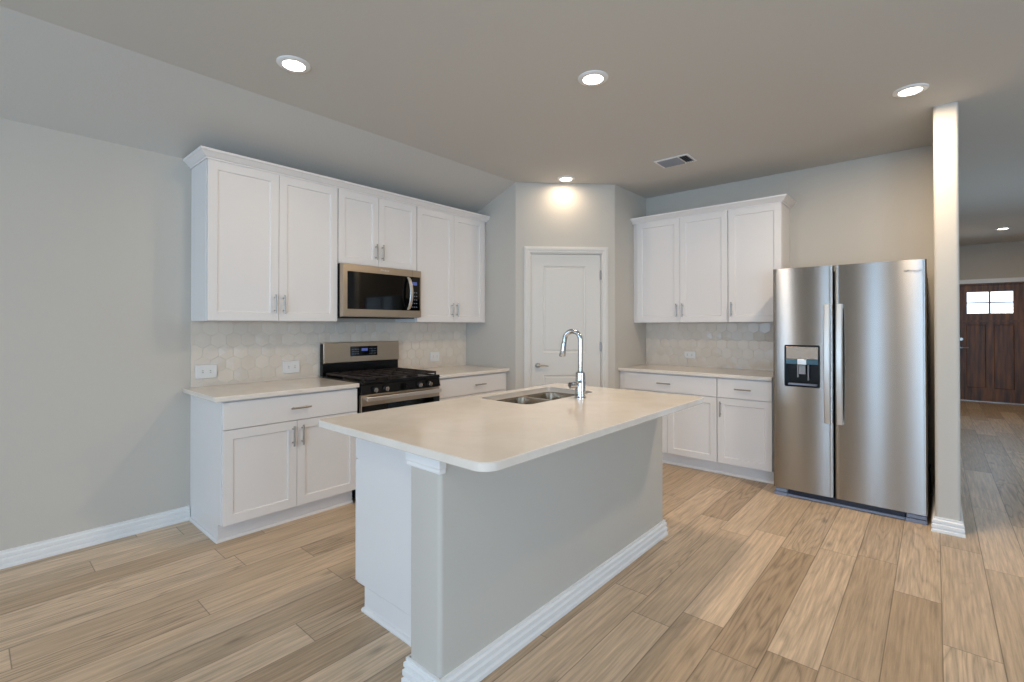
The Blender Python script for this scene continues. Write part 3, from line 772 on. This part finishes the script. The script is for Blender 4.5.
# island top with sink cut-out
bm = N()
out = rrect(1.7576, 2.845, .0247, 1.900, [.03, .06, .025, .03], 8); cut = rrect(SX0_, SX1_, SY0_, SY1_, .055, 8)
z0, z1, c = .879, .911, .003
def ins(pts, cx, cy, d):
    return [(x-math.copysign(min(d, abs(x-cx)), x-cx), y-math.copysign(d, y-cy)) for x, y in pts]
R = [ring(bm, [(x, y, z) for x, y in p]) for p, z in ((out, z0+c), (out, z1-c), (ins(out, 2.3, .95, c), z1), (ins(cut, (SX0_+SX1_)/2, (SY0_+SY1_)/2, -.001), z1), (cut, z1-.002), (cut, z0), (ins(out, 2.3, .95, c), z0))]
for a, b in zip(R, R[1:]+R[:1]): bridge(bm, a, b)
it = obj('island_countertop', bm, M['quartz'], smooth='auto')
tag(it, 'large pale quartz island countertop with rounded corners and a sink cut-out', 'countertop')

# undermount double bowl sink
sk = thing('kitchen_sink', 'double-bowl stainless steel sink set into the island top', 'sink', ((SX0_+SX1_)/2, (SY0_+SY1_)/2, 0))
hx, hy = (SX1_-SX0_)/2, (SY1_-SY0_)/2
def bowl(y0, y1, oy0, oy1, name='bowl'):
    bm = N(); n = 6
    x0, x1 = -hx+.008, hx-.008
    loops = [(rrect(-hx-.012, hx+.012, oy0, oy1, .002, n), .8775), (rrect(x0, x1, y0, y1, .05, n), .8775), (rrect(x0+.002, x1-.002, y0+.002, y1-.002, .05, n), .870),
             (rrect(x0+.008, x1-.008, y0+.008, y1-.008, .055, n), .715), (rrect(x0+.028, x1-.028, y0+.028, y1-.028, .05, n), .695)]
    rs = [ring(bm, [(x, y, z) for x, y in p]) for p, z in loops]
    for a, b in zip(rs, rs[1:]): bridge(bm, a, b)
    cx, cy = .05, (y0+y1)/2
    dr_ = ring(bm, [(cx+.045*math.cos(math.atan2(v.co.y-cy, v.co.x-cx)), cy+.045*math.sin(math.atan2(v.co.y-cy, v.co.x-cx)), .690) for v in rs[-1]])
    bridge(bm, rs[-1], dr_); bm.faces.new(dr_)
    o = obj(name, bm, M['steelsink'], sk, smooth='auto')
    bm = N(); lathe(bm, [(.043, .691), (.042, .694), (.03, .694), (.026, .692), (.001, .692)], 24, (cx, cy, 0)); obj('drain', bm, M['chrome'], o, smooth='auto')
    return o
bowl(-hy+.008, .035, -hy-.012, .050)
bowl(.062, hy-.008, .050, hy+.012)

# faucet
fc = thing('kitchen_faucet', 'tall chrome gooseneck pull-down faucet behind the island sink', 'faucet', (2.300, 1.38, .9112))
bm = N(); lathe(bm, [(.035, 0), (.035, .006), (.030, .010), (.030, .095), (.0285, .100), (.0275, .150), (.0165, .158), (.0165, .163), (.001, .163)], 28); obj('base_body', bm, M['chrome'], fc, smooth='auto')
R_ = .050; zc_ = .346
pts = [(0, 0, .160), (0, 0, .25), (0, 0, zc_)]; dirx, diry = -.97, -.22
for k in range(1, 17):
    t = PI*k/17*1.03; pts.append((dirx*R_*(1-math.cos(t)), diry*R_*(1-math.cos(t)), zc_+R_*math.sin(t)))
q = pts[-1]; pts.append((q[0]+dirx*.004, q[1]+diry*.004, q[2]-.025))
bm = N(); tube(bm, pts, .0142, 18); obj('gooseneck', bm, M['chrome'], fc, smooth='auto')
e = pts[-1]
bm = N(); tube(bm, [e, (e[0]+dirx*.003, e[1], e[2]-.008), (e[0]+dirx*.007, e[1]+diry*.004, e[2]-.04), (e[0]+dirx*.012, e[1]+diry*.008, e[2]-.078), (e[0]+dirx*.012, e[1]+diry*.008, e[2]-.083)], [.0145, .0160, .0165, .0200, .0175], 20)
obj('spray_head', bm, M['chrome'], fc, smooth='auto')
bm = N(); tube(bm, [(-.010, -.022, .078), (-.030, -.066, .078)], [.0185, .0185], 20)
hb = obj('handle_hub', bm, M['chrome'], fc, smooth='auto')
bm = N(); tube(bm, [(-.022, -.052, .090), (.01, -.062, .100), (.052, -.068, .104)], [.006, .0055, .005], 12); obj('lever', bm, M['chrome'], hb, smooth='auto')

# ------------------------------------------------------------------ refrigerator
FX0, FX1, FY = 2.912, 3.846, 3.222; FW = FX1-FX0; GAP = 3.321-FX0
fg = thing('refrigerator', 'large stainless side-by-side refrigerator with a water dispenser', 'refrigerator', (FX0, FY, 0))
obj('cabinet_body', B(.004, FW-.004, .075, .78, .03, 1.752), M['blackmatte'], fg, bevel=.004)
def fdoor(x0, x1, z0, z1, hole=None):
    """gently crowned door skin with rounded vertical edges; optional dispenser hole"""
    bm = N(); nx = 24
    def yy(x):
        t = (x-x0)/(x1-x0); s_ = 2*t-1
        edge = min(x-x0, x1-x); r = .012
        y = .006*(s_*s_)                         # crown
        if edge < r: y += r-math.sqrt(max(0, r*r-(r-edge)**2))
        return y
    xs = [x0, x0+.0015, x0+.004, x0+.008, x0+.012]+[x0+.012+(x1-x0-.024)*k/nx for k in range(1, nx)]+[x1-.012, x1-.008, x1-.004, x1-.0015, x1]
    zs = [z0, z1]
    if hole:
        xs = [x for x in xs if min(abs(x-hole[0]), abs(x-hole[1])) > .004]+[hole[0], hole[1]]; xs.sort(); zs = [z0, hole[2], hole[3], z1]
    V = [[bm.verts.new((x, yy(x), z)) for z in zs] for x in xs]
    for i in range(len(xs)-1):
        for j in range(len(zs)-1):
            if hole and j == 1 and hole[0]-1e-6 <= xs[i] and xs[i+1] <= hole[1]+1e-6: continue
            bm.faces.new((V[i][j], V[i+1][j], V[i+1][j+1], V[i][j+1]))
    bt = bm.verts.new((x0, .07, z0)); bt2 = bm.verts.new((x1, .07, z0)); tp = bm.verts.new((x0, .07, z1)); tp2 = bm.verts.new((x1, .07, z1))
    bm.faces.new([V[i][0] for i in range(len(xs))]+[bt2, bt]); bm.faces.new([V[i][-1] for i in range(len(xs)-1, -1, -1)]+[tp, tp2])
    bm.faces.new([bt]+V[0]+[tp]); bm.faces.new([tp2]+V[-1][::-1]+[bt2]); bm.faces.new((bt, tp, tp2, bt2))
    return obj('door', bm, M['fridge'], fg, smooth='auto')
hx0, hx1, hz0, hz1 = 2.998-FX0, 3.229-FX0, .872, 1.187
d1 = fdoor(0, GAP-.004, .062, 1.790, (hx0, hx1, hz0, hz1)); d2 = fdoor(GAP+.004, FW, .062, 1.790)
def fhandle(cx, par):
    bm = N(); prev = None; n = 24; w_ = .020
    for k in range(n+1):
        t = k/n; z = .615+.885*t; o_ = .030+.028*math.sin(PI*t)
        y = .004-o_
        rr = ring(bm, [(cx-w_, y+.006, z), (cx-w_, y-.002, z), (cx-w_+.006, y-.008, z), (cx+w_-.006, y-.008, z), (cx+w_, y-.002, z), (cx+w_, y+.006, z)])
        if prev: bridge(bm, prev, rr)
        else: bm.faces.new(list(reversed(rr)))
        prev = rr
    bm.faces.new(prev)
    box(bm, cx-w_+.002, cx+w_-.002, -.030, .006, .616, .646); box(bm, cx-w_+.002, cx+w_-.002, -.030, .006, 1.469, 1.499)
    return obj('handle', bm, M['steel'], par, smooth='auto')
fhandle(GAP-.038, d1); fhandle(GAP+.038, d2)
# dispenser: bezel, brown control face on top, black recess below
bm = N(); o_ = rrect(hx0-.004, hx1+.004, hz0-.004, hz1+.004, .012, 4); i_ = rrect(hx0+.006, hx1-.006, hz0+.006, hz1-.006, .010, 4)
r0 = ring(bm, [(x, .004, z) for x, z in o_]); r1 = ring(bm, [(x, -.002, z) for x, z in o_]); r2 = ring(bm, [(x, -.002, z) for x, z in i_])
r3 = ring(bm, [(x, .060, z) for x, z in i_])
bridge(bm, r0, r1); bridge(bm, r1, r2); bridge(bm, r2, r3); bm.faces.new(r3)
dp = obj('dispenser', bm, M['black'], fg, smooth='auto')
M['dispface'] = mat('dispenser_face', (150, 130, 112), .22, .85, bump=.6, bscale=90)
zs_ = hz0+.63*(hz1-hz0)
obj('control_face', B(hx0+.008, hx1-.008, .0005, .058, zs_+.012, hz1-.009), M['dispface'], dp, bevel=.002)
bm = N(); box(bm, hx0+.007, hx1-.007, -.002, .058, zs_-.028, zs_+.010); M['teal'] = mat('dispenser_band', (62, 92, 104), .25, .3, bump=.02)
obj('light_band', bm, M['teal'], dp, bevel=.002)
cx = (hx0+hx1)/2
bm = N(); box(bm, cx-.030, cx+.030, -.006, .052, zs_-.030, zs_+.011); obj('spout_block', bm, M['steel'], dp, bevel=.002)
M['palegrey'] = mat('dispenser_grey', (150, 150, 152), .35, bump=.02)
obj('paddle', B(cx-.026, cx+.020, .020, .032, zs_-.105, zs_-.034), M['palegrey'], dp, bevel=.002)
for xx, dz in ((cx-.034, .13), (cx+.036, .15)): obj('guide_rail', B(xx, xx+.006, .014, .05, zs_-dz, zs_-.032), M['palegrey'], dp, bevel=.001)
bm = N(); box(bm, hx0+.02, hx1-.02, .004, .055, hz0+.008, hz0+.020); obj('drip_tray', bm, M['greyplastic'], dp, bevel=.002)
# base grille and hinge feet
bm = N(); box(bm, .10, FW-.12, .030, .075, .012, .054)
for z in (.020, .030, .040): box(bm, .12, .40, .026, .031, z, z+.004)
obj('base_grille', bm, M['darkplastic'], fg, bevel=.001)
obj('kick_rail', B(.10, FW-.12, .018, .030, .004, .020), M['greyplastic'], fg, bevel=.001)
for (x0, x1) in ((.006, .098), (FW-.118, FW-.004)):
    bm = N(); box(bm, x0, x1, .008, .075, .0005, .026); box(bm, x0+.006, x1-.002, .012, .075, .030, .056); obj('foot_cover', bm, M['greyplastic'], fg, bevel=.002)
text('badge', 'Whirlpool', .022, (3.772-FX0, .0005, 1.716), (PI/2, 0, 0), M['darkplastic'], fg)
# cord behind the fridge
bm = N(); tube(bm, [(3.853, 3.98, .25), (3.852, 3.93, .22), (3.856, 3.90, .12), (3.854, 3.96, .04), (3.852, 4.0, .015)], .004, 8)
o = obj('power_cord', bm, M['blackmatte'], smooth='auto'); tag(o, 'power cord hanging in the gap between fridge and hall wall', 'cord')
